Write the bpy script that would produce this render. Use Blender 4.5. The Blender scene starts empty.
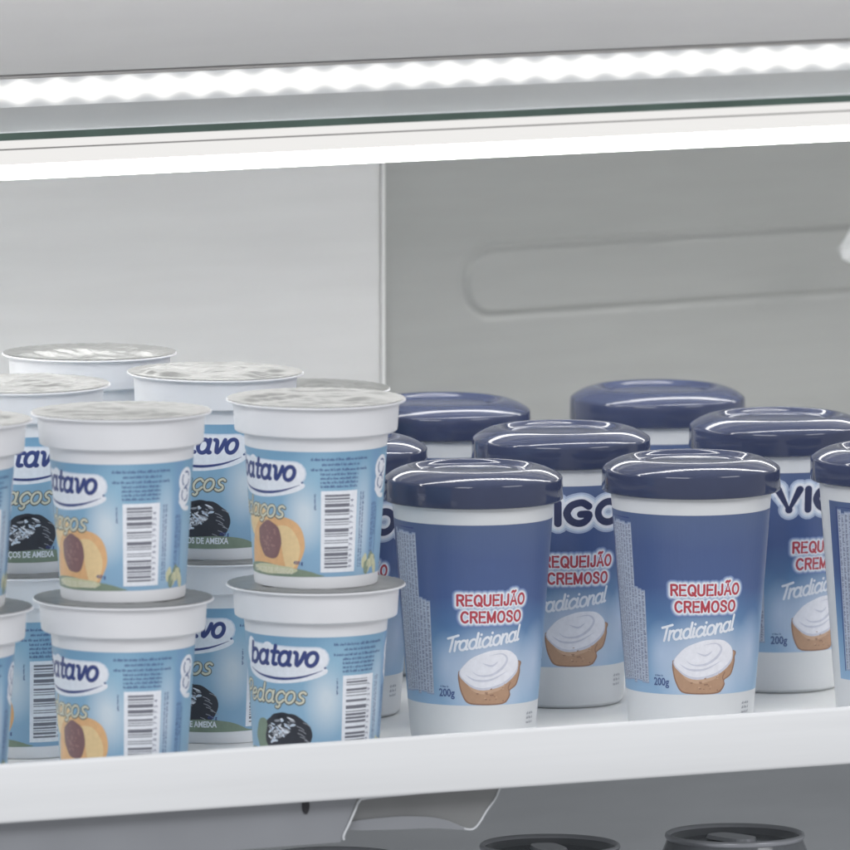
import bpy, bmesh, math, random
from mathutils import Vector, Matrix, noise
R = math.radians
sc = bpy.context.scene
col = sc.collection
MM = 0.001

# ------------------------------------------------------------------ materials
def new_mat(name):
    m = bpy.data.materials.new(name); m.use_nodes = True
    nt = m.node_tree; b = nt.nodes['Principled BSDF']
    return m, nt, b

def s2l(c):
    return tuple(((v/255)/12.92 if v/255 <= .04045 else ((v/255+.055)/1.055)**2.4) for v in c)

def plain(name, rgb, rough=.45, metal=0, var=.04, scale=120, bump=0, bscale=400, sss=0, stretch=(1,1,1), coat=0):
    """principled material with a little procedural colour variation and bump"""
    m, nt, b = new_mat(name)
    tc = nt.nodes.new('ShaderNodeTexCoord'); mp = nt.nodes.new('ShaderNodeMapping')
    mp.inputs['Scale'].default_value = stretch
    nt.links.new(tc.outputs['Object'], mp.inputs[0])
    n = nt.nodes.new('ShaderNodeTexNoise'); n.inputs['Scale'].default_value = scale; n.inputs['Detail'].default_value = 4
    nt.links.new(mp.outputs[0], n.inputs['Vector'])
    r = nt.nodes.new('ShaderNodeValToRGB')
    r.color_ramp.elements[0].position = .3; r.color_ramp.elements[1].position = .7
    r.color_ramp.elements[0].color = tuple(max(0, c*(1-var)) for c in rgb)+(1,)
    r.color_ramp.elements[1].color = tuple(min(1, c*(1+var)) for c in rgb)+(1,)
    nt.links.new(n.outputs[0], r.inputs[0]); nt.links.new(r.outputs[0], b.inputs['Base Color'])
    b.inputs['Roughness'].default_value = rough; b.inputs['Metallic'].default_value = metal
    if coat: b.inputs['Coat Weight'].default_value = coat; b.inputs['Coat Roughness'].default_value = .05
    if sss:
        b.inputs['Subsurface Weight'].default_value = sss
        b.inputs['Subsurface Radius'].default_value = (.004,.004,.004); b.inputs['Subsurface Scale'].default_value = 1
    if bump:
        n2 = nt.nodes.new('ShaderNodeTexNoise'); n2.inputs['Scale'].default_value = bscale; n2.inputs['Detail'].default_value = 3
        nt.links.new(mp.outputs[0], n2.inputs['Vector'])
        bp = nt.nodes.new('ShaderNodeBump'); bp.inputs['Strength'].default_value = bump; bp.inputs['Distance'].default_value = .001
        nt.links.new(n2.outputs[0], bp.inputs['Height']); nt.links.new(bp.outputs[0], b.inputs['Normal'])
    return m

M = {}
M['white_plastic'] = plain('white plastic', (.80,.805,.825), .38, var=.02, scale=60)
M['jar_plastic'] = plain('milky jar plastic', (.74,.755,.765), .32, var=.02, scale=50)
M['foil'] = plain('crinkled foil', (.27,.275,.27), .33, metal=.58, var=.03, scale=90, bump=.10, bscale=500)
M['navy'] = plain('navy lid plastic', (.050,.062,.118), .09, var=.08, scale=45)
M['dark_lid'] = plain('dark lid plastic', (.17,.18,.195), .12, var=.1, scale=40)
M['rail'] = plain('white rail enamel', (.83,.84,.845), .35, var=.03, scale=22, stretch=(.25,1,6), bump=.05, bscale=120)
M['shelf'] = plain('white shelf enamel', (.80,.81,.80), .35, var=.02, scale=30)
M['wall_light'] = plain('pale grey liner', (.53,.53,.525), .45, var=.025, scale=14, stretch=(1,1,9), bump=.04, bscale=90)
M['wall_dark'] = plain('grey liner', (.295,.30,.29), .42, var=.03, scale=14, stretch=(1,1,9), bump=.04, bscale=90)
M['trim'] = plain('pale seam trim', (.60,.60,.59), .35)
M['fascia'] = plain('grey fascia', (.33,.33,.33), .4, var=.02, scale=14, stretch=(1,1,9))
M['dark_trim'] = plain('dark seal', (.22,.215,.21), .5)
M['bracket'] = plain('grey bracket metal', (.27,.28,.30), .4, var=.05, scale=20)
M['slot'] = plain('dark slot', (.03,.03,.035), .6)
M['liner_low'] = plain('grey lower liner', (.70,.72,.74), .5, var=.04, scale=16, stretch=(1,1,6))
M['clear'] = plain('smoky clear plastic', (.22,.225,.225), .22, var=.06, scale=30)
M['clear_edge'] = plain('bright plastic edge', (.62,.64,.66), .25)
M['crystal'] = plain('frosted clear plastic', (.75,.76,.76), .2, var=.1, scale=150)
M['crystal'].node_tree.nodes['Principled BSDF'].inputs['Transmission Weight'].default_value = .25

def glass_mat(name, rgb, rough):
    m, nt, b = new_mat(name)
    b.inputs['Base Color'].default_value = rgb+(1,); b.inputs['Roughness'].default_value = rough
    b.inputs['Transmission Weight'].default_value = .85; b.inputs['IOR'].default_value = 1.45
    return m
M['glass'] = glass_mat('shelf glass', (.80,.86,.90), .06)
M['glass_edge'] = plain('green glass edge', (.055,.085,.072), .12, var=.2, scale=25)

def emit(name, rgb, s):
    m = bpy.data.materials.new(name); m.use_nodes = True; nt = m.node_tree; nt.nodes.clear()
    o = nt.nodes.new('ShaderNodeOutputMaterial'); e = nt.nodes.new('ShaderNodeEmission')
    e.inputs[0].default_value = rgb+(1,); e.inputs[1].default_value = s
    nt.links.new(e.outputs[0], o.inputs[0]); return m
M['tube'] = emit('led diffuser', (1,.99,.97), 8.0)
M['lens'] = emit('led lens', (1,.965,.89), 3.0)
def led_pattern():
    # diffuser over a row of LEDs: each chip lights its own soft spot, so the glow is scalloped
    nt = M['lens'].node_tree; e = [n for n in nt.nodes if n.type == 'EMISSION'][0]; out = [n for n in nt.nodes if n.type == 'OUTPUT_MATERIAL'][0]
    tc = nt.nodes.new('ShaderNodeTexCoord'); sp = nt.nodes.new('ShaderNodeSeparateXYZ'); nt.links.new(tc.outputs['Object'], sp.inputs[0])
    def m(op, a, b=None, c=None, clamp=False):
        n = nt.nodes.new('ShaderNodeMath'); n.operation = op; n.use_clamp = clamp
        for i, v in enumerate((a, b, c)):
            if v is None: continue
            if isinstance(v, (int, float)): n.inputs[i].default_value = v
            else: nt.links.new(v, n.inputs[i])
        return n.outputs[0]
    ph = m('MULTIPLY_ADD', m('COSINE', m('MULTIPLY', m('ADD', sp.outputs['X'], .0055), 2*math.pi/.0172)), .5, .5)
    z = m('ADD', sp.outputs['Z'], -.0002)
    half = m('MULTIPLY_ADD', ph, .0022, .0030)
    d = m('SUBTRACT', half, m('ABSOLUTE', z))
    g = m('MULTIPLY_ADD', d, 1/.0066, .46, clamp=True)
    st = m('MULTIPLY', m('POWER', g, 2.2), 1.35)
    nt.links.new(st, e.inputs[1])
    df = nt.nodes.new('ShaderNodeBsdfPrincipled'); df.inputs['Base Color'].default_value = (.40,.41,.42,1); df.inputs['Roughness'].default_value = .5
    ad = nt.nodes.new('ShaderNodeAddShader'); nt.links.new(e.outputs[0], ad.inputs[0]); nt.links.new(df.outputs[0], ad.inputs[1]); nt.links.new(ad.outputs[0], out.inputs[0])
led_pattern()
M['tube_soft'] = emit('led diffuser upper', (1,.985,.965), .62)
M['dots'] = emit('led chip', (1,.99,.97), 26)

# flat inks
def hazed(c, k=.20, lift=.05):  # washed-out haze painted into the print colours: greyed and lifted
    g = .3*c[0]+.59*c[1]+.11*c[2]
    return tuple((v*(1-k)+g*k)*(1-lift)+235*lift for v in c)
def ink(key, rgb255, rough=.4):
    rgb255 = hazed(rgb255)
    M[key] = plain(key.replace('_',' '), s2l(rgb255), rough, var=.045, scale=500)
ink('ink_white', (236,240,248)); ink('ink_halo', (205,220,238)); ink('ink_navy', (48,64,138)); ink('ink_text', (62,88,150))
ink('ink_red', (205,50,66)); ink('ink_bar', (112,114,128)); ink('ink_black', (48,50,60)); ink('ink_grey', (158,162,172))
ink('ink_cream', (238,238,246)); ink('ink_creamshade', (208,210,226)); ink('ink_bread', (190,142,106)); ink('ink_crust', (152,106,80))
ink('ink_bread2', (208,164,128)); ink('ink_peach', (240,178,112)); ink('ink_peach2', (244,206,140)); ink('ink_pit', (140,98,98)); ink('ink_pit2', (165,118,112))
ink('ink_green', (124,146,122)); ink('ink_olive', (205,205,160)); ink('ink_beige', (222,218,190)); ink('ink_outline', (98,98,88)); ink('ink_panel', (186,197,214))
ink('ink_soft1', (100,128,188)); ink('ink_soft2', (130,154,204)); ink('ink_small', (112,118,150)); ink('ink_soft3', (140,158,196)); ink('ink_vigor', (44,52,96)); ink('ink_mist', (168,186,218)); ink('ink_blue', (96,134,196)); ink('ink_ean', (120,122,150))

def label_mat(name, stops, axis='v', glow=None):
    """vertical ink gradient printed on the label (UV v = height), plus soft printed clouds"""
    m, nt, b = new_mat(name)
    uv = nt.nodes.new('ShaderNodeUVMap'); sp = nt.nodes.new('ShaderNodeSeparateXYZ')
    nt.links.new(uv.outputs[0], sp.inputs[0])
    r = nt.nodes.new('ShaderNodeValToRGB'); cr = r.color_ramp
    while len(cr.elements) < len(stops): cr.elements.new(.5)
    for e, (p, c) in zip(cr.elements, stops):
        e.position = p; e.color = s2l(hazed(c, .22, .04))+(1,)
    n = nt.nodes.new('ShaderNodeTexNoise'); n.inputs['Scale'].default_value = 5.5; n.inputs['Detail'].default_value = 1.5
    nt.links.new(uv.outputs[0], n.inputs['Vector'])
    ma = nt.nodes.new('ShaderNodeMath'); ma.operation = 'MULTIPLY_ADD'; ma.inputs[1].default_value = .14; ma.inputs[2].default_value = -.07
    nt.links.new(n.outputs[0], ma.inputs[0])
    ad = nt.nodes.new('ShaderNodeMath'); nt.links.new(ma.outputs[0], ad.inputs[0]); nt.links.new(sp.outputs['Y'], ad.inputs[1])
    nt.links.new(ad.outputs[0], r.inputs[0])
    last = r.outputs[0]
    for (gu, gv, ru, rv, c, st) in (glow or []):
        mp = nt.nodes.new('ShaderNodeMapping'); mp.vector_type = 'POINT'
        mp.inputs['Location'].default_value = (-gu/ru, -gv/rv, 0); mp.inputs['Scale'].default_value = (1/ru, 1/rv, 1)
        nt.links.new(uv.outputs[0], mp.inputs[0])
        g = nt.nodes.new('ShaderNodeTexGradient'); g.gradient_type = 'SPHERICAL'; nt.links.new(mp.outputs[0], g.inputs[0])
        k = nt.nodes.new('ShaderNodeMath'); k.operation = 'MULTIPLY'; k.inputs[1].default_value = st; k.use_clamp = True
        nt.links.new(g.outputs['Fac'], k.inputs[0])
        mx = nt.nodes.new('ShaderNodeMix'); mx.data_type = 'RGBA'
        nt.links.new(k.outputs[0], mx.inputs[0]); nt.links.new(last, mx.inputs[6]); mx.inputs[7].default_value = s2l(hazed(c))+(1,)
        last = mx.outputs[2]
    nt.links.new(last, b.inputs['Base Color']); b.inputs['Roughness'].default_value = .38
    return m
# uv: x = u/100 mm, y = (z-z0)/(z1-z0)
M['cup_label'] = label_mat('cup label ink', [(0,(130,178,214)),(.45,(138,188,222)),(.8,(120,176,212)),(1,(108,164,204))],
    glow=[(-.155,.50,.11,.34,(205,222,234),1.2),(.115,.45,.07,.5,(200,218,236),.9),(.19,.5,.05,1.2,(104,154,208),.9),(-.10,.82,.12,.3,(150,200,228),.6),(-.05,.1,.2,.2,(120,170,212),.5)])
M['jar_label'] = label_mat('jar label ink', [(0,(140,184,224)),(.12,(126,174,216)),(.33,(98,150,202)),(.47,(76,120,178)),(.6,(66,94,156)),(.8,(68,92,150)),(1,(78,100,148))],
    glow=[(.0,.17,.26,.30,(222,228,242),.95),(-.2,.22,.09,.2,(188,208,236),.7),(.24,.22,.1,.25,(196,212,238),.8)])

# ------------------------------------------------------------------ object helpers
def link(name, me, mat=None, parent=None, mats=None, smooth=False):
    o = bpy.data.objects.new(name, me); col.objects.link(o)
    for m in (mats or ([mat] if mat else [])): me.materials.append(m)
    if parent: o.parent = parent
    if smooth:
        for p in me.polygons: p.use_smooth = True
    return o
def from_bm(name, bm, mat=None, parent=None, mats=None, smooth=False, sharp=None):
    me = bpy.data.meshes.new(name); bm.normal_update(); bm.to_mesh(me); bm.free()
    o = link(name, me, mat, parent, mats, smooth)
    if smooth and sharp: me.set_sharp_from_angle(angle=R(sharp))
    return o
def tag(o, label=None, cat=None, group=None, kind=None):
    if label: o['label'] = label
    if cat: o['category'] = cat
    if group: o['group'] = group
    if kind: o['kind'] = kind
    return o
def empty(name, loc=(0,0,0), rz=0):
    o = bpy.data.objects.new(name, None); col.objects.link(o); o.location = loc; o.rotation_euler = (0,0,rz)
    o.empty_display_size = .02
    return o
def add_box(bm, x0,x1,y0,y1,z0,z1, bev=0, seg=3):
    t = bmesh.new(); bmesh.ops.create_cube(t, size=1)
    for v in t.verts: v.co = Vector(((x0+x1)/2+v.co.x*(x1-x0), (y0+y1)/2+v.co.y*(y1-y0), (z0+z1)/2+v.co.z*(z1-z0)))
    if bev: bmesh.ops.bevel(t, geom=list(t.edges), offset=bev, segments=seg, profile=.5, affect='EDGES')
    me = bpy.data.meshes.new('tmp'); t.to_mesh(me); t.free(); bm.from_mesh(me); bpy.data.meshes.remove(me)
def box(name, *a, mat=None, parent=None, bev=0):
    bm = bmesh.new(); add_box(bm, *a, bev=bev)
    return from_bm(name, bm, mat, parent, smooth=bool(bev), sharp=50)
def lathe(name, prof, mat, parent, n=96, k=1.0, zk=1.0, cap=False, sharp=28, fn=None):
    bm = bmesh.new(); rings = []
    for (r, z) in prof:
        if r < 1e-6: rings.append([bm.verts.new((0,0,z*MM*zk))]); continue
        ring = []
        for i in range(n):
            a = 2*math.pi*i/n; rr, zz = (fn(r, z, a) if fn else (r, z))
            ring.append(bm.verts.new((rr*MM*k*math.cos(a), rr*MM*k*math.sin(a), zz*MM*zk)))
        rings.append(ring)
    for A, B in zip(rings, rings[1:]):
        for i in range(n):
            j = (i+1) % n
            if len(A) == 1 and len(B) == 1: break
            if len(A) == 1: bm.faces.new((A[0], B[j], B[i]))
            elif len(B) == 1: bm.faces.new((A[i], A[j], B[0]))
            else: bm.faces.new((A[i], A[j], B[j], B[i]))
    bmesh.ops.recalc_face_normals(bm, faces=bm.faces)
    return from_bm(name, bm, mat, parent, smooth=True, sharp=sharp)
def poly_prism(bm, pts, y0, y1):
    """polygon in x,z extruded in y"""
    a = [bm.verts.new((x, y0, z)) for x, z in pts]; b = [bm.verts.new((x, y1, z)) for x, z in pts]
    n = len(pts); bm.faces.new(a); bm.faces.new(b[::-1])
    for i in range(n):
        j = (i+1) % n; bm.faces.new((a[j], a[i], b[i], b[j]))
    bmesh.ops.recalc_face_normals(bm, faces=bm.faces)
def smooth_path(pts, n=8, closed=False):
    out = []; N = len(pts)
    rng = range(N) if closed else range(N-1)
    g = (lambda i: pts[i % N]) if closed else (lambda i: pts[max(0, min(N-1, i))])
    for i in rng:
        p0, p1, p2, p3 = g(i-1), g(i), g(i+1), g(i+2)
        for k in range(n):
            t = k/n
            out.append(tuple(.5*((2*b)+(-a+c)*t+(2*a-5*b+4*c-d)*t*t+(-a+3*b-3*c+d)*t**3) for a,b,c,d in zip(p0,p1,p2,p3)))
    if not closed: out.append(tuple(pts[-1]))
    return out
def tube(bm, pts, r, n=8):
    rings = []
    for i, p in enumerate(pts):
        p = Vector(p); a = Vector(pts[max(0,i-1)]); b = Vector(pts[min(len(pts)-1,i+1)]); d = (b-a).normalized()
        s = d.cross(Vector((0,1,0))); s = s.normalized() if s.length > 1e-5 else Vector((1,0,0)); t = d.cross(s)
        rings.append([bm.verts.new(p+(s*math.cos(2*math.pi*k/n)+t*math.sin(2*math.pi*k/n))*r) for k in range(n)])
    for A, B in zip(rings, rings[1:]):
        for k in range(n): bm.faces.new((A[k], A[(k+1)%n], B[(k+1)%n], B[k]))
    bm.faces.new(rings[0]); bm.faces.new(rings[-1][::-1]); bmesh.ops.recalc_face_normals(bm, faces=bm.faces)

# ------------------------------------------------------------------ printed artwork, drawn flat in mm then wrapped on the wall of its pot
class Art:
    def __init__(s, name, ref, u0, u1, z0, z1, bg, rfun):
        s.bm = bmesh.new(); s.uvl = s.bm.loops.layers.uv.new('UVMap'); s.mats = []; s.name = name
        s.ref, s.rfun, s.z0, s.z1, s.u0, s.u1 = ref, rfun, z0, z1, u0, u1
        s.poly([(u0,z0),(u1,z0),(u1,z1),(u0,z1)], bg, 0)
    def mi(s, k):
        m = M[k]
        if m not in s.mats: s.mats.append(m)
        return s.mats.index(m)
    def poly(s, pts, k, layer):
        s.cnt = getattr(s, 'cnt', 0)+1
        if layer: layer += .24*((s.cnt*.6180339)%1)
        vs = [s.bm.verts.new((x, layer*.03, z)) for x, z in pts]
        try: f = s.bm.faces.new(vs)
        except ValueError: return
        f.material_index = s.mi(k)
    def rect(s, x0, x1, z0, z1, k, layer): s.poly([(x0,z0),(x1,z0),(x1,z1),(x0,z1)], k, layer)
    def ell(s, cx, cz, rx, rz, k, layer, rot=0, n=40, wob=0, seed=0, half=None):
        pts = []
        for i in range(n):
            a = 2*math.pi*i/n; w = 1+wob*noise.noise(Vector((math.cos(a)*1.6, math.sin(a)*1.6, seed*3.1)))
            x, z = rx*w*math.cos(a), rz*w*math.sin(a)
            pts.append((cx+x*math.cos(rot)-z*math.sin(rot), cz+x*math.sin(rot)+z*math.cos(rot)))
        s.poly(pts, k, layer)
    def stroke(s, pts, w, k, layer, smooth=True, taper=False):
        if smooth and len(pts) > 2: pts = smooth_path(pts, 6)
        L, Rr = [], []
        N = len(pts)
        for i, p in enumerate(pts):
            a = pts[max(0,i-1)]; b = pts[min(N-1,i+1)]; dx, dz = b[0]-a[0], b[1]-a[1]; l = math.hypot(dx,dz) or 1
            ww = w/2*(1 if not taper else max(.08, math.sin(math.pi*(i+.3)/(N-.4))))
            nx, nz = -dz/l*ww, dx/l*ww
            L.append((p[0]+nx, p[1]+nz)); Rr.append((p[0]-nx, p[1]-nz))
        for i in range(N-1): s.poly([Rr[i], Rr[i+1], L[i+1], L[i]], k, layer)
        if not taper:
            for p in (pts[0], pts[-1]): s.ell(p[0], p[1], w/2, w/2, k, layer+.11, n=14)
    def text(s, txt, x, z, size, k, layer, off=0, shear=0, align='CENTER', rot=0, sx=1, space=1):
        cu = bpy.data.curves.new('t', 'FONT'); cu.body = txt; cu.size = size; cu.offset = off; cu.shear = shear
        cu.align_x = align; cu.space_character = space; cu.resolution_u = 3
        o = bpy.data.objects.new('t', cu); col.objects.link(o)
        dg = bpy.context.evaluated_depsgraph_get(); dg.update()
        me = bpy.data.meshes.new_from_object(o.evaluated_get(dg))
        ca, sa = math.cos(rot), math.sin(rot); vs = []
        for v in me.vertices:
            px, pz = v.co.x*sx, v.co.y
            vs.append(s.bm.verts.new((x+px*ca-pz*sa, layer*.03, z+px*sa+pz*ca)))
        mi = s.mi(k)
        for p in me.polygons:
            try: f = s.bm.faces.new([vs[i] for i in p.vertices]); f.material_index = mi
            except ValueError: pass
        bpy.data.objects.remove(o); bpy.data.meshes.remove(me); bpy.data.curves.remove(cu)
    def micro(s, x0, x1, z, h, k, layer, rnd, vert=False):
        """a line of print too small to read"""
        p = x0
        while p < x1:
            wl = rnd.uniform(.5, 2.6); e = min(p+wl, x1); q = p
            while q < e:
                g = rnd.uniform(.22, .42); hh = h*rnd.choice((.65, .65, 1, .8)); t = rnd.uniform(0, .12)
                if vert: s.rect(z+t, z+hh, q, min(q+g, e), k, layer)
                else: s.rect(q, min(q+g, e), z+t, z+hh, k, layer)
                q += g+rnd.uniform(.08, .2)
            p = e+rnd.uniform(.3, .6)
    def build(s, k=1.0, zk=1.0):
        bm = s.bm
        x = s.u0+1.7
        while x < s.u1:
            bmesh.ops.bisect_plane(bm, geom=list(bm.verts)+list(bm.edges)+list(bm.faces), plane_co=(x,0,0), plane_no=(1,0,0), dist=1e-5)
            x += 1.7
        bm.faces.ensure_lookup_table()
        for f in bm.faces:
            f.normal_update()
            for l in f.loops: l[s.uvl].uv = (l.vert.co.x/100, (l.vert.co.z-s.z0)/(s.z1-s.z0))
        flip = [f for f in bm.faces if f.normal.y > 0]
        bmesh.ops.reverse_faces(bm, faces=flip)
        for v in bm.verts:
            u, d, z = v.co; rr = (s.rfun(z)+.07+d)*MM*k; a = u/s.ref
            v.co = Vector((rr*math.cos(a), rr*math.sin(a), z*MM*zk))
        me = bpy.data.meshes.new(s.name); bm.to_mesh(me); bm.free()
        for m in s.mats: me.materials.append(m)
        return me

# small single-stroke alphabet (x height 1, capitals 1.45)
def _arc(cx, cz, rx, rz, a0, a1, n=10): return [(cx+rx*math.cos(R(a0+(a1-a0)*i/n)), cz+rz*math.sin(R(a0+(a1-a0)*i/n))) for i in range(n+1)]
LOW = {  # glyph: (list of strokes, advance)
 'o': ([_arc(.42,.5,.42,.5,90,450,16)], 1.12),
 'a': ([_arc(.42,.5,.42,.5,30,390,14), [(.86,1.0),(.84,.3),(.90,.04),(1.04,.04)]], 1.26),
 'b': ([[(.02,1.5),(.02,.06)], _arc(.44,.5,.42,.5,180,-180,14)], 1.14),
 'd': ([_arc(.42,.5,.42,.5,30,390,14), [(.86,1.6),(.84,.3),(.90,.04),(1.04,.04)]], 1.24),
 't': ([[(.30,1.42),(.28,.3),(.36,.04),(.62,.06)], [(.02,.96),(.64,.96)]], .84),
 'v': ([[(.0,.98),(.20,.86),(.34,.04),(.62,.35),(.80,.98)]], 1.06),
 'e': ([[(.04,.50),(.50,.56),(.76,.74),(.55,1.0),(.2,.86),(.0,.42),(.22,.02),(.6,.06),(.84,.30)]], 1.04),
 'c': ([[(.78,.80),(.5,1.0),(.14,.82),(.0,.42),(.22,.03),(.56,.03),(.82,.26)]], .98),
 'ç': ([[(.78,.80),(.5,1.0),(.14,.82),(.0,.42),(.22,.03),(.56,.03),(.82,.26)], [(.40,.0),(.52,-.22),(.36,-.42),(.16,-.36)]], .98),
 's': ([[(.66,.86),(.40,1.0),(.12,.82),(.26,.56),(.56,.40),(.62,.14),(.30,.0),(.0,.12)]], .90),
 'i': ([[(.06,.98),(.04,.25),(.14,.03),(.30,.08)], [(.10,1.36),(.11,1.40)]], .50),
 'n': ([[(.04,1.0),(.04,.0)], [(.04,.55),(.30,.94),(.62,.92),(.66,.55),(.66,.2),(.76,.03),(.90,.08)]], 1.06),
 'l': ([[(.06,1.6),(.03,.3),(.12,.03),(.28,.08)]], .48),
 'r': ([[(.04,1.0),(.04,.0)], [(.04,.55),(.22,.90),(.50,.98)]], .66),
 'T': ([[(-.1,1.42),(.5,1.50),(1.15,1.62)], [(.55,1.52),(.46,.6),(.36,.0)]], 1.0),
 'P': ([[(.25,1.6),(.16,.6),(.06,-.15)], [(-.12,1.28),(.3,1.66),(.86,1.62),(1.02,1.22),(.7,.84),(.24,.76)]], 1.16),
}
CAP = {
 'R': ([[(0,0),(0,1.45)], [(0,1.45),(.55,1.45),(.80,1.32),(.84,1.08),(.76,.84),(.5,.74),(0,.74)], [(.45,.74),(.86,0)]], 1.16),
 'E': ([[(.78,1.45),(0,1.45),(0,0),(.82,0)], [(0,.76),(.70,.76)]], 1.10),
 'Q': ([_arc(.50,.725,.50,.725,90,450,18), [(.58,.36),(1.02,-.08)]], 1.30),
 'U': ([[(0,1.45),(0,.45),(.10,.14),(.42,0),(.74,.14),(.84,.45),(.84,1.45)]], 1.18),
 'I': ([[(0,0),(0,1.45)]], .36),
 'J': ([[(.56,1.45),(.56,.38),(.46,.08),(.24,0),(.04,.12),(0,.40)]], .88),
 'Ã': ([[(0,0),(.48,1.45),(.96,0)], [(.17,.48),(.79,.48)], [(.18,1.74),(.34,1.90),(.58,1.78),(.76,1.92)]], 1.20),
 'O': ([_arc(.50,.725,.50,.725,90,450,18)], 1.30),
 'C': ([_arc(.52,.725,.52,.725,42,318,14)], 1.26),
 'M': ([[(0,0),(0,1.45)], [(0,1.45),(.52,.1)], [(.52,.1),(1.04,1.45)], [(1.04,1.45),(1.04,0)]], 1.40),
 'S': ([[(.82,1.10),(.66,1.38),(.40,1.46),(.12,1.34),(.08,1.02),(.34,.82),(.66,.66),(.84,.40),(.70,.08),(.40,0),(.12,.08),(0,.36)]], 1.16),
}
def strokes(A, txt, cx, z, xh, w, key, layer, font, shear=0, rot=0, sx=1, track=0, smooth='auto', align='c'):
    tot = sum(font[c][1]+track for c in txt)-track; x = -tot/2 if align == 'c' else 0
    ca, sa = math.cos(rot), math.sin(rot)
    for n_, c in enumerate(txt):
        st, adv = font[c]
        for q_, p in enumerate(st):
            pts = []
            for a, b in p:
                px, pz = (x+a+b*shear)*xh*sx, b*xh
                pts.append((cx+px*ca-pz*sa, z+px*sa+pz*ca))
            sharp = font is CAP and c in 'REIÃM' and not (c == 'R' and q_ == 1) and not (c == 'Ã' and q_ == 2)
            A.stroke(pts, w, key, layer+.011*((n_*3+q_) % 9), smooth=not sharp)
            if sharp:
                for j in range(1, len(pts)-1): A.ell(pts[j][0], pts[j][1], w/2, w/2, key, layer+.13, n=10)
        x += adv+track

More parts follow.
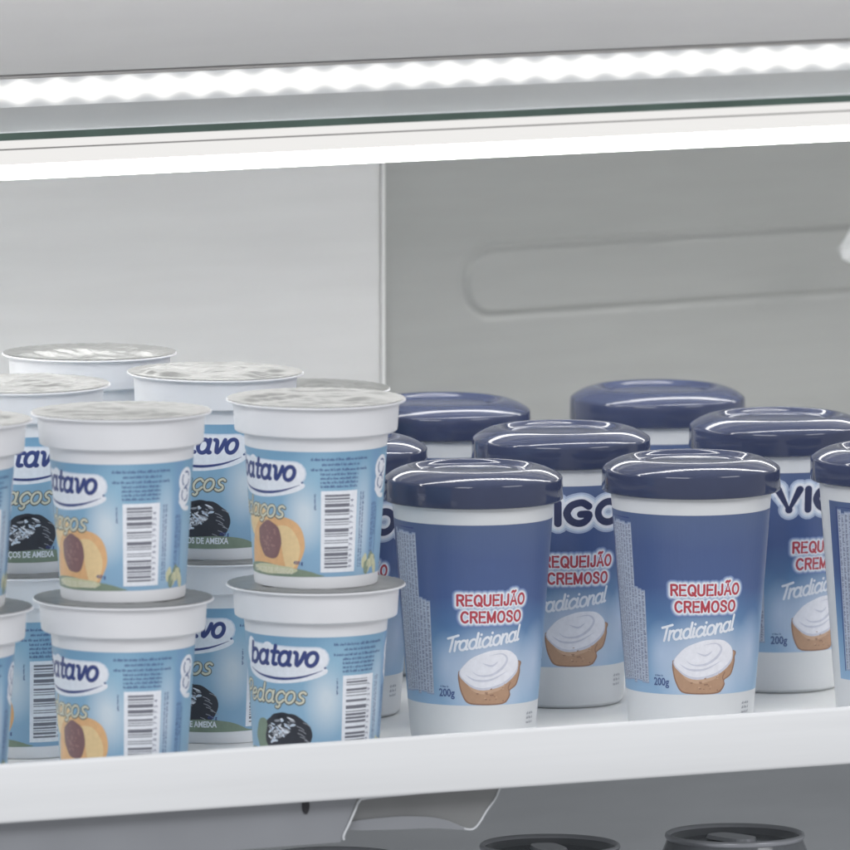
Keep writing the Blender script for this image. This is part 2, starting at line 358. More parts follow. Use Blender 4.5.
# ---- yogurt pot label
CK = .9765
def cup_r(z): return 26.5+(z-5.3)*(30.2-26.5)/(58.7-5.3)
def cup_label(kind):
    rnd = random.Random(7 if kind == 'peach' else 8)
    A = Art('label', 29, -89.5, 89.5, 5.3, 58.7, 'cup_label', cup_r)
    # barcode
    A.rect(-8.3, 8.3, 7.2, 42, 'ink_white', 1)
    z = 9.0
    while z < 40.2:
        h = rnd.choice((.4,.5,.8,1.0,1.5)); A.rect(-6.6, 4.6, z, min(z+h,40.4), 'ink_bar', 2); z += h+rnd.choice((.5,.6,.9,1.5))
    zz = 9.5
    while zz < 39.5:
        A.text(rnd.choice('0123456789'), 6.6, zz, 2.4, 'ink_ean', 2, rot=math.pi/2, off=.02); zz += 2.35
    # small print above
    for i, (a, b) in enumerate(((-12.5,13),(-8,9),(-12.5,13))): A.micro(a, b, 54.9-i*2.2, 1.25, 'ink_text', 1, rnd)
    for i, (a, b) in enumerate(((-8.5,8.5),(-8.5,8.5),(-8.5,8.5),(-8.5,8))): A.micro(a, b, 48.6-i*1.75, 1.2, 'ink_text', 1, rnd)
    for q in (-11.2, 10.0, 11.3): A.micro(34 if q < 0 else 9, 41, q, .9, 'ink_text', 1, rnd, vert=True)
    for q in (17.5, 18.7, 20.1): A.micro(12 if q != 20.1 else 22, 36, q, .9, 'ink_text', 1, rnd, vert=True)
    A.rect(21.4, 21.7, 14, 34, 'ink_text', 1)
    # round recycling badge with a leaf tail
    A.ell(24.5, 50.0, 5.6, 5.6, 'ink_white', 1); A.ell(24.0, 44.2, 4.8, 4.8, 'ink_white', 1.1)
    A.stroke([(20.2,41.5),(23.5,38.6),(28,38.0)], 2.0, 'ink_white', 1.2)
    for (cx, cz, r_) in ((24.5,50.6,3.1),(24.0,44.2,2.7)):
        for j in range(3):
            a0 = j*2.1+.4
            A.stroke([(cx+r_*math.cos(a0+t*.5), cz+r_*math.sin(a0+t*.5)) for t in range(4)], .75, 'ink_text', 2)
    for base in (0,):
        # brand-panel: wordmark on white halo with swoosh
        cx = -35.6
        for w, kk, ly in ((10.6,'ink_halo',1),(9.4,'ink_white',1.2)):
            A.stroke([(cx-17,50.0),(cx-6,49.8),(cx+6,49.4),(cx+16,49.4)], w, kk, ly)
        A.ell(cx-17.5, 52.8, 3.2, 4.4, 'ink_white', 1.3); A.ell(cx-6.2, 52.8, 3.2, 3.2, 'ink_white', 1.35)
        A.poly(smooth_path([(cx-20,46),(cx-10,47),(cx+10,47),(cx+19.5,45.5),(cx+19.6,43),(cx+12,40.2),(cx,38.6),(cx-11,39.2),(cx-19,42)], 5, True), 'ink_white', 1.4)
        A.stroke([(cx-19,44.2),(cx-11,41.6),(cx,40.6),(cx+10,41.8),(cx+18.5,44.6)], 1.15, 'ink_navy', 2, taper=True)
        strokes(A, 'batavo', cx-.5, 46.5, 5.7, 1.75, 'ink_navy', 2.2, LOW, shear=.24, sx=.93, track=-.02)
        A.ell(cx+19.4, 45.6, .5, .5, 'ink_text', 2, n=10)
        # script word
        if kind == 'peach':
            A.ell(-41, 27.5, 8.2, 8.0, 'ink_peach2', 1, wob=.08, seed=4)
            A.poly(smooth_path([(-47,6),(-48,14),(-44,24),(-36,30.4),(-24,30.4),(-17.4,26.5),(-15.4,18),(-18.6,10),(-22,5.9),(-34,5.7)], 6, True), 'ink_peach', 1.3)
            A.poly(smooth_path([(-29,26),(-23,26.6),(-18.8,22),(-17.6,16),(-20,10),(-24,8),(-26,14),(-27,20)], 6, True), 'ink_peach2', 1.5)
            A.ell(-33.6, 20.6, 7.2, 8.0, 'ink_pit', 2, rot=.12, wob=.12, seed=1)
            for i in range(26):
                a, q = rnd.uniform(0, 6.28), rnd.uniform(.1, .85)
                A.ell(-33.6+6.4*q*math.cos(a), 20.6+7.2*q*math.sin(a), rnd.uniform(.4,1.0), rnd.uniform(.25,.5), 'ink_pit2', 2.3, rot=rnd.uniform(0,3), n=9)
            strokes(A, 'Pedaços', -43.0, 30.2, 4.9, 1.75, 'ink_outline', 3.0, LOW, shear=.30, sx=.98); strokes(A, 'Pedaços', -43.0, 30.3, 4.9, .95, 'ink_beige', 3.3, LOW, shear=.30, sx=.98)
            A.poly(smooth_path([(-50,5.4),(-50,9),(-38,10.4),(-26,9.4),(-16,8.2),(-10,6.6),(-9.5,5.4)], 5, True), 'ink_green', 2.6)
            A.ell(-33, 7.9, 13, 2.1, 'ink_olive', 2.75, wob=.2, seed=3)
            A.text('PEDAÇOS DE PÊSSEGO', -34, 6.4, 3.2, 'ink_beige', 3.1, off=.09, sx=.80); A.text('450 g', -18.6, 10.6, 2.0, 'ink_navy', 3.0, off=.06)
        else:
            strokes(A, 'Pedaços', -43.0, 30.2, 4.9, 1.75, 'ink_outline', 3.0, LOW, shear=.30, sx=.98); strokes(A, 'Pedaços', -43.0, 30.3, 4.9, .95, 'ink_beige', 3.3, LOW, shear=.30, sx=.98)
            A.ell(-46.5, 14.5, 6.5, 8.4, 'ink_green', 1, wob=.2, seed=3)
            A.ell(-33.4, 16.2, 12.2, 9.6, 'ink_black', 1.4, wob=.22, seed=9); A.ell(-36, 20.8, 8.4, 5.2, 'ink_black', 1.45, wob=.2, seed=2)
            for i in range(64):
                q = rnd.random(); a = rnd.uniform(.9, 3.8); r1 = rnd.uniform(.1, .95)
                A.ell(-34.6+9.8*r1*math.cos(a), 16.8+7.6*r1*math.sin(a), rnd.uniform(.5,1.9), rnd.uniform(.25,.6), rnd.choice(('ink_white','ink_grey','ink_halo')), 2, rot=rnd.uniform(-.9,.9), n=7, wob=.5, seed=i)
            for i in range(9):
                x_ = -28+rnd.uniform(-2,3); z_ = 22-i*1.5
                A.stroke([(x_, z_), (x_+1.6, z_-.5), (x_+3.2, z_-1.6)], .3, 'ink_grey', 2, smooth=False)
            A.poly(smooth_path([(-60,5.4),(-60,9.6),(-44,9.8),(-28,10.6),(-16,9.4),(-8,6.4),(-7.5,5.4)], 5, True), 'ink_green', 2.6)
            A.text('PEDAÇOS DE AMEIXA', -37, 7.3, 3.6, 'ink_white', 3.1, off=.12, sx=.82); A.text('450 g', -24.5, 10.8, 2.0, 'ink_navy', 3.0, off=.06)
    # leaf cluster beside the barcode
    for i in range(7): A.ell(14.5+i*1.4, 8.2+abs(3-i)*-.3+rnd.random()*4, 1.8, 3.0, 'ink_green' if i % 2 else 'ink_olive', 1.3+i*.05, rot=rnd.uniform(-.6,.6), wob=.2, seed=i)
    return A.build(CK, CK)

CUP_PROF = [(0,2.2),(22.5,2.0),(24.6,0.6),(25.3,0),(26.0,.25),(26.35,1.4),(26.5,5.3),(30.2,58.7),(30.55,62.8),(31.0,64.3),(33.9,64.7),(34.5,65.2),(34.7,66.2),(35.25,75.6),(35.5,76.9),(36.4,77.3),(38.0,77.3),(38.2,77.6),(38.1,78.0),(37.6,78.2),(34.9,78.15)]
def make_cup(kind):
    root = empty('yogurt_cup')
    lathe('cup_body', CUP_PROF, M['white_plastic'], root, n=112, k=CK, zk=CK)
    return root
def foil_mesh(seed, wild):
    bm = bmesh.new(); n, m = 120, 34; rings = []
    rnd = random.Random(seed); off = Vector((rnd.uniform(-50,50), rnd.uniform(-50,50), 0))
    for j in range(m+1):
        r = 37.7*(j/m)
        if j == 0: rings.append([bm.verts.new((0,0,(79.2)*MM*CK))]); continue
        ring = []
        for i in range(n):
            a = 2*math.pi*i/n; p = Vector((r*math.cos(a), r*math.sin(a), 0))
            t = max(0, 1-(r/35)**2)
            h = 78.45+.9*t
            q = noise.noise(p*.05+off); q2 = abs(noise.noise(Vector((p.x*.10, p.y*.05, 0))+off*2)); q3 = abs(noise.noise(Vector((p.x*.05+p.y*.05, p.y*.14-p.x*.12, 0))+off*3))
            env = min(1, max(0, (36.2-r)/6))
            h += env*wild*(1.1*q+1.3*(q2-.22)+.5*(q3-.2)) + (1-env)*.12*math.sin(a*46+seed)
            
            ring.append(bm.verts.new((p.x*MM*CK, p.y*MM*CK, h*MM*CK)))
        rings.append(ring)
    for A_, B_ in zip(rings, rings[1:]):
        for i in range(n):
            j = (i+1) % n
            if len(A_) == 1: bm.faces.new((A_[0], B_[i], B_[j]))
            else: bm.faces.new((A_[i], B_[i], B_[j], A_[j]))
    me = bpy.data.meshes.new('foil_lid'); bm.to_mesh(me); bm.free()
    for p in me.polygons: p.use_smooth = True
    me.materials.append(M['foil']); return me

CAMA = -117
label_meshes = {k: cup_label(k) for k in ('peach','prune')}
foils = [foil_mesh(i, w) for i, w in enumerate((1.0,1.05,1.5,1.5,1.4,1.5,1.0))]
flat_foils = [foil_mesh(20+i, .45) for i in range(3)]
body_src = None
STEP = 78.3*CK*MM
# x, y, upper?, kind, degrees the barcode is turned from the viewer, foil, label text
cups = [
 (-.1706,-.0613,1,'peach',18,0,'upper yogurt cup with peach label and full barcode, left of the prune cup, front row'),
 (-.0783,-.0540,1,'peach',21,1,'upper front yogurt cup with peach label, nearest the navy lidded jars'),
 (-.0748,.0487,1,'prune',58,2,'upper yogurt cup with dark prune label, seen between the two front peach cups'),
 (-.1670,.0430,1,'prune',76,3,'upper yogurt cup with dark prune label, behind the front cups at the far left'),
 (-.0910,.1357,1,'peach',120,4,'hindmost upper yogurt cup, its foil lid the highest against the pale wall'),
 (.0320,.1780,1,'peach',100,5,'nearly hidden yogurt cup, only its silver foil showing behind the right front lid'),
 (-.2496,-.0547,1,'peach',44,6,'upper front yogurt cup cut off by the left edge of the photo'),
 (-.1706,-.0613,0,'peach',18,0,'bottom front yogurt cup with peach label and barcode, under another peach cup'),
 (-.0783,-.0540,0,'prune',40,1,'bottom front yogurt cup with whole wordmark and dark prune, beside the jars'),
 (-.0748,.0487,0,'prune',47,2,'bottom yogurt cup with prune label in the gap between two front stacks'),
 (-.1670,.0430,0,'peach',24,0,'bottom yogurt cup showing half its barcode between the two leftmost front stacks'),
 (-.0910,.1357,0,'peach',60,1,'bottom yogurt cup of the hindmost stack, hidden by the stacks in front'),
 (.0320,.1780,0,'prune',60,2,'bottom yogurt cup under the nearly hidden foil lid by the jars'),
 (-.2496,-.0547,0,'peach',32,0,'bottom front yogurt cup cut off by the left edge of the photo'),
]
tilts = {0:(.6,-.9), 2:(-.5,.4), 3:(.3,-.3), 4:(-.9,.2), 1:(0,.3)}
for i, (x, y, up, kind, ang, fo, lab) in enumerate(cups):
    root = empty('yogurt_cup')
    if body_src is None:
        b = lathe('cup_body', CUP_PROF, M['white_plastic'], root, n=128, k=CK, zk=CK); body_src = b
    else:
        b = body_src.copy(); col.objects.link(b); b.parent = root
    fl = bpy.data.objects.new('foil_lid', foils[fo] if up else flat_foils[fo]); col.objects.link(fl); fl.parent = root
    lb = bpy.data.objects.new('label', label_meshes[kind]); col.objects.link(lb); lb.parent = root
    zk = .835 if abs(x-.032) < 1e-6 else 1
    kb = 1.004 if y < 0 else 1.010 if y < .1 else 1.014
    zk *= kb
    root.location = (x, y, (STEP*zk+.0004 if up else 0)); root.scale = (1,1,zk)
    tx, ty = tilts.get(i, (0,0))
    root.rotation_euler = (0, 0, R(CAMA+ang))
    if up: root.rotation_euler = (R(tx*.6), R(ty*.6), R(CAMA+ang))
    tag(root, lab, 'yogurt cup', 'stacked yogurt cups on the left of the shelf')

# ---- cream cheese jars
def jar_r(z): return 26.6+(z-8)*(33.3-26.6)/(94-8)
JAR_PROF = [(0,1.5),(21,1.2),(23,.1),(24.6,.3),(25.8,1.5),(26.3,4),(26.6,8),(33.3,94),(33.9,100.2),(34.0,103)]
def vigor(A, cx, z0, h):
    def L(ch):
        if ch == 'V': return [[(0,h),(4.3,0),(8.6,h)]], 8.6
        if ch == 'I': return [[(0,0),(0,h)]], 0
        if ch == 'G': return [[(8.6,h*.82),(6.6,h*.98),(4.6,h),(1.6,h*.86),(0,h*.5),(1.6,h*.14),(4.6,0),(7.4,h*.1),(8.8,h*.42),(5.4,h*.44)]], 8.8
        if ch == 'O': return [[(4.7+4.7*math.cos(t/12*2*math.pi), h/2+h/2*math.sin(t/12*2*math.pi)) for t in range(13)]], 9.4
        if ch == 'R': return [[(0,0),(0,h)],[(0,h),(4.6,h*.98),(6.8,h*.75),(4.6,h*.5),(0,h*.48)],[(3.6,h*.48),(7.4,0)]], 7.4
    x = cx-21.0; jobs = []
    for ch in 'VIGOR':
        st, w = L(ch)
        jobs += [(ch, [(x+a, z0+b) for a, b in s_]) for s_ in st]; x += w+(3.5 if ch in 'VI' else 3.9)
    for w, k, ly in ((8.6,'ink_mist',1),(7.0,'ink_halo',1.3),(5.4,'ink_white',1.6),(3.0,'ink_vigor',2.6)):
        for i, (ch, p) in enumerate(jobs): A.stroke(p, w, k, ly+i*.04, smooth=ch in 'GOR' and len(p) > 2)
        for i, (ch, p) in enumerate(jobs):
            if ch == 'V': A.ell(p[1][0], p[1][1], w/2, w/2, k, ly+.3, n=16)
def jar_label(kind):
    rnd = random.Random(11)
    A = Art('label', 30, -54, 121, 17.7, 94, 'jar_label', jar_r)
    off = 0
    if kind == 'wordmark':
        pass
        vigor(A, 0, 78.4, 8.6)
    # red two-line product name on a soft halo
    for w, k, ly in ((4.6,'ink_soft1',2.4),(3.9,'ink_soft2',2.7),(3.2,'ink_mist',3),(2.6,'ink_halo',3.3),(2.0,'ink_white',3.6)):
        strokes(A, 'REQUEIJÃO', 0.3, 60.1, 3.0, w, k, ly, CAP, sx=.95, track=.11); strokes(A, 'CREMOSO', .3, 53.0, 3.0, w, k, ly+.01, CAP, sx=.95, track=.11)
    A.stroke([(-13,61),(13,61)], 5, 'ink_halo', 3.2); A.stroke([(-11,55),(11,55)], 5, 'ink_halo', 3.2)
    strokes(A, 'REQUEIJÃO', 0.3, 60.1, 3.0, .95, 'ink_red', 4.6, CAP, sx=.95, track=.11)
    strokes(A, 'CREMOSO', .3, 53.0, 3.0, .95, 'ink_red', 4.6, CAP, sx=.95, track=.11)
    strokes(A, 'Tradicional', -3.2, 42.6, 3.9, 1.0, 'ink_white', 3, LOW, shear=.36, rot=R(8), sx=.92, track=-.08)
    # bread slice with cream
    body = smooth_path([(-14.8,31),(-14.6,27),(-13.4,22.6),(-10.8,18.8),(-5,17.9),(4.5,17.9),(7.8,19.0),(9.6,21.6),(9.4,23.6),(12.8,25.8),(14.4,30.5),(14.4,33),(13.8,36),(0,37),(-13,33)], 5, True)
    A.poly(body, 'ink_crust', 1); 
    A.poly([(x*.955-.1, (z-28)*.96+28.2) for x, z in body], 'ink_bread', 1.4)
    A.poly(smooth_path([(-11.5,29),(-9,24.5),(-4,22.5),(2,23.4),(6.5,25.6),(4,28),(-5,27)], 5, True), 'ink_bread2', 1.7)
    for i in range(18): A.ell(rnd.uniform(-9,6), rnd.uniform(19.3,26), rnd.uniform(.3,.9), rnd.uniform(.15,.35), rnd.choice(('ink_crust','ink_bread2')), 1.95, n=8)
    A.stroke([(7.4,18.8),(9.2,22.0),(8.4,24.8),(9.4,27.0)], .5, 'ink_crust', 1.96)
    A.ell(-.2, 32.7, 14.1, 7.9, 'ink_creamshade', 2, rot=.17, wob=.08, seed=2); A.ell(-.2, 33.3, 13.7, 7.4, 'ink_cream', 2.3, rot=.20, wob=.08, seed=2)
    A.stroke([(-8.6,32.2),(-5.5,30.4),(0,30.6),(5.0,33.4),(7.2,37),(4.6,39.4),(-1,38.8)], 1.1, 'ink_creamshade', 2.6, taper=True)
    A.stroke([(-11.5,30.8),(-7,28.4),(0,28.6),(7.5,32)], .9, 'ink_creamshade', 2.6, taper=True)
    A.stroke([(-4,35.6),(0,34.4),(3,36.2)], .8, 'ink_creamshade', 2.6, taper=True)
    A.text('200g', -20.4, 21.4, 4.6, 'ink_text', 2, off=.12, sx=.85); A.micro(-23.4,-19, 25.2, .8, 'ink_text', 2, rnd)
    # side panel of fine vertical print
    A.stroke([(-49.2,21.6),(-49.2,91.6),(-34,91.6)], .6, 'ink_navy', .5, smooth=False)
    q, j = -48.4, 0
    while q < -27.4:
        top = (90.3 if q < -33.8 else 62.3)-rnd.uniform(0,1.8); bot = 22.0+rnd.uniform(0,1.2)
        A.rect(q-.16, q+2.05, bot-.6, top+.6, 'ink_soft3', .9)
        A.rect(q+.02, q+1.80, bot, top, 'ink_panel', 1.2+(j%2)*.3)
        A.micro(bot+.3, top-.3, q+.22, 1.3, 'ink_small', 2, rnd, vert=True); q += 1.95; j += 1
    # far side: plain table of print
    A.rect(40, 66, 24, 86, 'ink_panel', 1)
    for i in range(26): A.micro(42, 64, 26+i*2.3, 1.2, 'ink_ean', 2, rnd)
    A.rect(70, 71, 20, 92, 'ink_halo', 1)
    for i in range(3): A.micro(21, 26.5, 8.6+i*1.9, 1.2, 'ink_grey', 1, rnd)
    return A.build()
JL = {k: jar_label(k) for k in ('wordmark','plain')}
LID_PROF = [(33.9,101.0),(36.9,101.1),(37.5,101.5),(37.75,102.0),(37.55,109.9),(37.4,110.6),(36.95,111.2),(35.4,112.3),(33.2,113.5),(30.8,114.5),(28.4,115.15),(26.8,115.4),(25.8,115.4),(25.0,115.1),(24.1,114.2),(23.4,113.6),(22.6,113.3),(20.3,113.2),(19.8,113.35),(19.2,113.4),(18.7,113.25),(18.2,113.1),(0,113.0)]
lid_low = [(r, z) for r, z in LID_PROF]
jars = [
 (.0180,-.0092,'plain',15.5,'front navy lidded jar beside the yogurt cups, upper label plain blue'),
 (.1161,-.0201,'plain',11.5,'middle jar of the front row, plain blue above its red words'),
 (.2130,-.0264,'plain',39,'front jar cut by the right edge, showing its panel of small print'),
 (.0050,.0920,'wordmark',14,'jar mostly hidden between the right front yogurt stack and leftmost front jar'),
 (.1074,.0820,'wordmark',14,'second row jar in the gap between the two whole front jars'),
 (.2138,.0834,'wordmark',39,'second row jar at the right, first letters of its large wordmark showing'),
 (.1073,.1941,'plain',0,'back row jar nearest the wall seam, only navy lid and neck visible'),
 (.2150,.1967,'plain',20,'back row jar whose navy lid stands highest against the grey wall'),
]
jar_b = jar_l = None
for x, y, kind, ang, lab in jars:
    root = empty('cream_cheese_jar', (x, y, 0), R(CAMA+ang))
    if jar_b is None:
        jar_b = lathe('jar_body', JAR_PROF, M['jar_plastic'], root, n=128)
        jar_l = lathe('lid', LID_PROF, M['navy'], root, n=144, sharp=60)
    else:
        for src in (jar_b, jar_l):
            c = src.copy(); col.objects.link(c); c.parent = root
            if src is jar_l: c.rotation_euler = (0, 0, random.Random(x*999).uniform(0, 6))
    lb = bpy.data.objects.new('label', JL[kind]); col.objects.link(lb); lb.parent = root
    k_ = 1.006 if y < .05 else 1.030 if y < .15 else 1.038
    root.scale = (1+(k_-1)*.7, 1+(k_-1)*.7, k_)
    tag(root, lab, 'jar', 'navy lidded jars on the right of the shelf')

# ---- dark cans on the shelf below
LZ = -.0478-.1157
M['can_rim'] = plain('brushed can rim', (.42,.43,.46), .28, metal=.6, var=.05, scale=60)
for x, y, lab in ((.143,-.010,'rightmost dark metal rimmed can on the lower shelf'),
                  (.0542,-.010,'middle dark metal rimmed can on the lower shelf, right of the bracket'),
                  (-.0475,-.010,'dark metal rimmed can on the lower shelf, barely peeking up under the bracket')):
    root = empty('drink_can', (x, y, LZ+(x-.143)*-.012), R(CAMA+x*300))
    lathe('can_body', [(0,2),(22,2),(24,0),(26,.6),(32.4,6),(33,8),(33,101),(32.4,104.5),(29.6,111.2),(28.9,113.2)], M['dark_lid'], root, n=96)
    lathe('can_rim', [(28.9,113.0),(29.5,113.4),(29.9,114.4),(29.6,115.4),(28.9,115.8),(28.1,115.4),(27.6,114.2)], M['can_rim'], root, n=96, sharp=80)
    lathe('can_top', [(27.7,114.4),(26.6,111.6),(25.4,110.9),(24.0,111.6),(23.0,112.0),(0,112.2)], M['dark_lid'], root, n=96, sharp=60)
    bm = bmesh.new(); p = smooth_path([(-.013,-.0045),(-.004,-.0068),(.007,-.006),(.011,0),(.007,.006),(-.004,.0068),(-.013,.0045)], 5, True)
    a = [bm.verts.new((px, py, .1126)) for px, py in p]; b = [bm.verts.new((px*.95, py*.92, .1142)) for px, py in p]
    bm.faces.new(a[::-1]); bm.faces.new(b)
    for i in range(len(p)): bm.faces.new((a[i], a[(i+1)%len(p)], b[(i+1)%len(p)], b[i]))
    from_bm('pull_tab', bm, M['can_rim'], root)
    tag(root, lab, 'can', 'dark cans on the lower shelf')

# ------------------------------------------------------------------ shelf, rail
sh = empty('display_shelf', (0,0,0)); tag(sh, 'white display shelf holding the yogurt cups and navy lidded jars', 'shelf')
box('shelf_board', -1.0,1.0,-.099,.352,-.007,0, mat=M['shelf'], parent=sh)
box('price_rail', -1.0,1.0,-.1045,-.1005,-.0072,.0172, mat=M['rail'], parent=sh, bev=.0016)
low = empty('lower_shelf', (0,0,LZ)); tag(low, 'lower display shelf under the dark metal rimmed cans', 'shelf')
box('shelf_board', -1.0,1.0,-.10,.30,-.008,-.0006, mat=M['liner_low'], parent=low)

# ------------------------------------------------------------------ back walls
def brushed_wall(name, length, z0, z1, mat, hf=None, nx=2, nz=2, thick=.01):
    bm = bmesh.new(); g = []
    for i in range(nx+1):
        row = []
        for k in range(nz+1):
            x = length*i/nx; z = z0+(z1-z0)*k/nz
            row.append(bm.verts.new((x, -(hf(x, z) if hf else 0), z)))
        g.append(row)
    for i in range(nx):
        for k in range(nz): bm.faces.new((g[i][k], g[i+1][k], g[i+1][k+1], g[i][k+1]))
    # back and sides
    a = [bm.verts.new((x, thick, z)) for x, z in ((0,z0),(length,z0),(length,z1),(0,z1))]
    bm.faces.new(a[::-1])
    return from_bm(name, bm, mat, smooth=True)
SX = .1553
YAW = R(-5.5)
def groove(x, z):
    # stadium-shaped pressed panel
    x0, x1, zc, hh = .0600, .60, .1515, .0152
    dx = max(x0-x, 0, x-x1); d = math.hypot(dx, z-zc)-hh
    s = max(0, min(1, .5-d/.004)); s = s*s*(3-2*s)
    return .0018*s-.0016*math.exp(-(d/.0016)**2)
w = brushed_wall('back_wall', .62, 0, .236, M['wall_dark'], groove, 420, 260); w.location = (SX, .35, 0); w.rotation_euler = (0,0,-YAW)
tag(w, kind='structure')
w2 = box('back_wall', SX-.9, SX-.0016, .3455, .36, 0, .2405, mat=M['wall_light'], bev=.0004); tag(w2, kind='structure')
tr = box('seam_trim', SX-.0014, SX+.0002, .3440, .36, 0, .2405, mat=M['trim'], bev=.0005); tag(tr, 'thin pale vertical trim strip where the light and dark wall panels meet', 'trim')
w3 = box('upper_wall', SX-.9, SX+.6, .352, .362, .2440, .42, mat=M['wall_light']); tag(w3, kind='structure')
w4 = box('lower_wall', -.9, .9, .352, .362, -.3, -.008, mat=M['liner_low']); tag(w4, kind='structure')

# upper panel with dark seal, and the LED strip tucked under it
up = empty('upper_panel', (0,.205,.2681)); tag(up, 'flat grey metal panel across the top of the photo', 'panel')
box('panel_sheet', -.9,.9,-.002,.008,.0006,.12, mat=M['fascia'], parent=up, bev=.0004)
box('seal_strip', -.9,.9,-.0015,.010,-.0008,.0004, mat=M['dark_trim'], parent=up)
led = empty('led_strip', (0,.205,.2610)); tag(led, 'glowing scalloped LED strip running along under the grey top panel', 'light')
box('led_housing', -.9,.9,-.0005,.007,-.0040,.0066, mat=M['trim'], parent=led, bev=.0004)
bm = bmesh.new(); per = .0172; nn = int(1.7/per)
prof = []
for i in range(nn*14+1):
    x = -.85+per*i/14
    prof.append(x)
rows = []
for x in prof:
    ph = .5+.5*math.cos(2*math.pi*(x+.0055)/per)
    bot = -.0040-.0020*ph**.8; top = .0042+.0012*ph
    rows.append([bm.verts.new((x, -.0006-.0032*math.sin(math.pi*t/6), bot+(top-bot)*t/6)) for t in range(7)])
for a, b in zip(rows, rows[1:]):
    for t in range(6): bm.faces.new((a[t], b[t], b[t+1], a[t+1]))
bm.free()
box('led_lens', -.9,.9,-.0016,-.0005,-.0062,.0060, mat=M['lens'], parent=led)
box('led_back_fill', -.9,.9,.0072,.0080,-.0036,.0060, mat=M['tube'], parent=led)  # added glowing strip behind the housing, brightens the wall above the glass

# glass shelf with green edge and the LED tube below its front edge
gl = empty('glass_shelf', (0,.22,.2406)); tag(gl, 'clear glass shelf with a dark green front edge', 'shelf')
box('glass_pane', -.9,.9,.0006,.118,-.0018,.0018, mat=M['glass'], parent=gl)
box('glass_edge', -.9,.9,0,.0005,-.0017,.0015, mat=M['glass_edge'], parent=gl)
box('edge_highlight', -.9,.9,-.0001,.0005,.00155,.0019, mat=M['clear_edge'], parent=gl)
tb = empty('led_tube', (0,.22,.2280)); tag(tb, 'bright white LED tube under the green edged glass shelf', 'light')
box('tube_cap', -.9,.9,0,.012,.0073,.0105, mat=M['tube_soft'], parent=tb)
box('tube_groove', -.9,.9,.0006,.012,.0066,.0073, mat=M['dark_trim'], parent=tb)
box('tube_body', -.9,.9,.0003,.012,.0002,.0066, mat=M['tube_soft'], parent=tb)
box('tube_diffuser', -.9,.9,0,.014,-.0062,.0002, mat=M['tube'], parent=tb, bev=.001)

# LED bar of the canopy just above the picture, lighting the front rows (beaded highlights on the lids)
cb = empty('canopy_light', (0,.12,.43)); tag(cb, 'row of small LEDs above the front of the shelf', 'light')
box('light_housing', -.8,.8,-.02,.02,.001,.014, mat=M['trim'], parent=cb)
bm = bmesh.new()
for i in range(100):
    x = -.8+i*.016
    add_box(bm, x-.0028, x+.0028, -.0140, .0140, -.0012, .0006)
from_bm('led_chips', bm, M['dots'], cb)

# ------------------------------------------------------------------ things under the rail
br = empty('shelf_bracket', (0,-.096,-.0075)); tag(br, 'grey metal bracket plate with an oblong slot under the front rail', 'bracket')
pts = [(-.60,.0012),(-.0800,.0012),(-.0815,-.0035),(-.0842,-.0095),(-.0872,-.0150),(-.0880,-.0185),(-.60,-.0205)]
bm = bmesh.new(); poly_prism(bm, pts, 0, .002); from_bm('bracket_plate', bm, M['bracket'], br)
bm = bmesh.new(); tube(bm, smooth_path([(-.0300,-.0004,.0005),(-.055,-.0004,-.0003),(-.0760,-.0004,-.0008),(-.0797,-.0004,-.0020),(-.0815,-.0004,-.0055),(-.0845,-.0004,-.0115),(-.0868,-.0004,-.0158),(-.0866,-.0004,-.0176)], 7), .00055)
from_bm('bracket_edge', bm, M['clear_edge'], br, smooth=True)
bm = bmesh.new(); poly_prism(bm, [(-.1042+.0016*math.cos(a*.3927), -.0022+.0036*math.sin(a*.3927)) for a in range(16)], -.0006, 0)
from_bm('slot', bm, M['slot'], br)
cl = empty('ticket_holder', (0,-.092,-.0075)); tag(cl, 'bent smoky plastic ticket holder with a bright curved edge, clipped under the front rail', 'holder')
pts = smooth_path([(-.0115,.0005),(-.0140,-.0052),(-.0180,-.0100),(-.0215,-.0150),(-.0245,-.0175),(-.0285,-.0172),(-.0330,-.0152),(-.0400,-.0128),(-.0520,-.0112),(-.0640,-.0108),(-.0830,-.0112)], 6)
bm = bmesh.new(); poly_prism(bm, pts+[(-.0790,.0005)], 0, .0012); from_bm('plastic_sheet', bm, M['clear'], cl)
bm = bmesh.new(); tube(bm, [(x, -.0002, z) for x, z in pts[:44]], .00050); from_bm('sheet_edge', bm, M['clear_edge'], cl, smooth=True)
bm = bmesh.new(); poly_prism(bm, smooth_path([(-.0290,-.0172),(-.0400,-.0122),(-.0520,-.0104),(-.0640,-.0100),(-.0820,-.0108),(-.0820,-.0140),(-.0640,-.0152),(-.0450,-.0158)], 5, True), -.0012, -.0002)
from_bm('sheet_fold', bm, M['bracket'], cl)

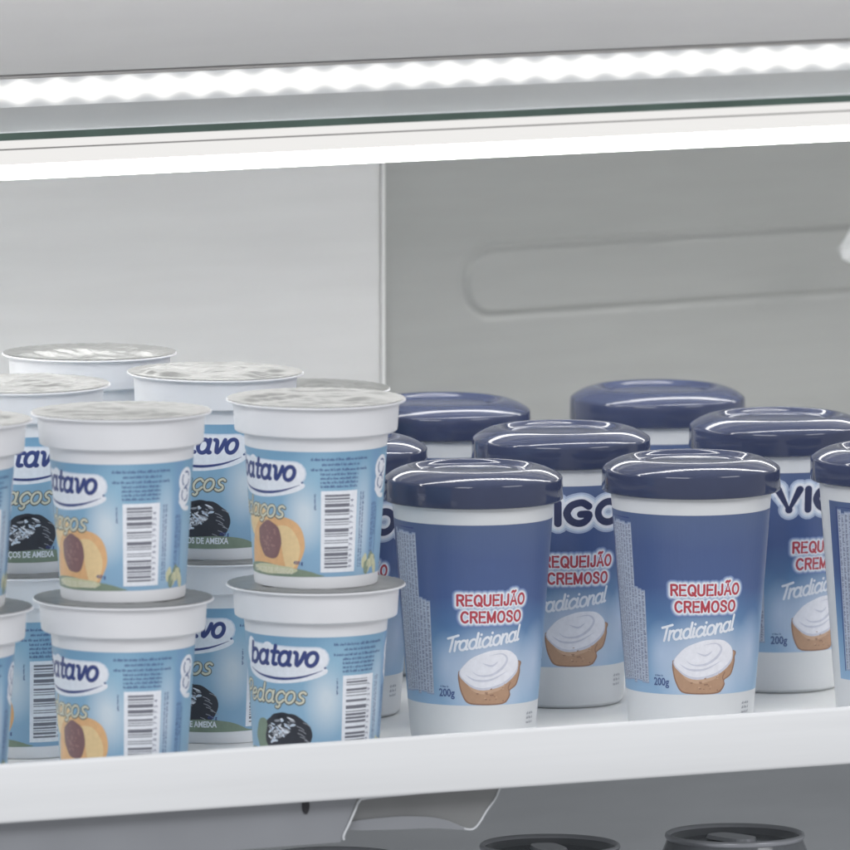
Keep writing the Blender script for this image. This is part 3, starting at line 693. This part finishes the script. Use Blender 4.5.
# crumpled clear piece at the right edge of the frame
bm = bmesh.new(); rnd = random.Random(5)
bmesh.ops.create_icosphere(bm, subdivisions=2, radius=.010)
for v in bm.verts:
    v.co *= 1+.28*noise.noise(v.co*260+Vector((3,1,2))); v.co.x *= .95; v.co.y *= .5; v.co.z *= 1.15
    if v.co.z > 0: v.co.x = v.co.x*.55+.003
o = from_bm('plastic_hook', bm, M['crystal']); o.location = (.3875,.33,.1630); o.rotation_euler = (0,R(-12),0)
tag(o, 'small crumpled clear plastic piece hanging at the right edge before the grey wall', 'hook')

# ------------------------------------------------------------------ light from the shop in front
def area(name, loc, target, sx, sy, power, colr):
    l = bpy.data.lights.new(name, 'AREA'); l.shape = 'RECTANGLE'; l.size = sx; l.size_y = sy; l.energy = power; l.color = colr
    o = bpy.data.objects.new(name, l); col.objects.link(o); o.location = loc
    o.rotation_euler = (Vector(target)-Vector(loc)).to_track_quat('-Z','Y').to_euler(); return o
area('shop_light', (-2.6,-2.6,2.1), (0,0,.1), 2.2, 1.4, 42, (.97,.98,1))
area('shop_light', (1.6,-2.8,2.0), (0.1,0,.1), 1.6, 1.0, 20, (.98,.98,1))
wd = bpy.data.worlds.new('World'); sc.world = wd; wd.use_nodes = True
bg = wd.node_tree.nodes['Background']; bg.inputs[0].default_value = (.83,.84,.87,1); bg.inputs[1].default_value = .43

# ------------------------------------------------------------------ camera
th, ph = R(27), R(6.42)
f = Vector((math.sin(th)*math.cos(ph), math.cos(th)*math.cos(ph), -math.sin(ph)))
r = Vector((math.cos(th), -math.sin(th), 0)); u = r.cross(f)
cd = bpy.data.cameras.new('Camera'); cam = bpy.data.objects.new('Camera', cd); col.objects.link(cam); sc.camera = cam
cam.matrix_world = Matrix(((r.x,u.x,-f.x,-2.65502922),(r.y,u.y,-f.y,-5.21078825),(r.z,u.z,-f.z,.79121205),(0,0,0,1)))
cd.sensor_width = 36; cd.lens = 14000/850*36; cd.clip_start = .1; cd.clip_end = 100
cd.dof.use_dof = True; cd.dof.focus_distance = 5.93; cd.dof.aperture_fstop = 20
sc.view_settings.view_transform = 'Standard'; sc.view_settings.look = 'None'; sc.view_settings.gamma = 1; sc.view_settings.exposure = .5
sc.render.engine = 'CYCLES'
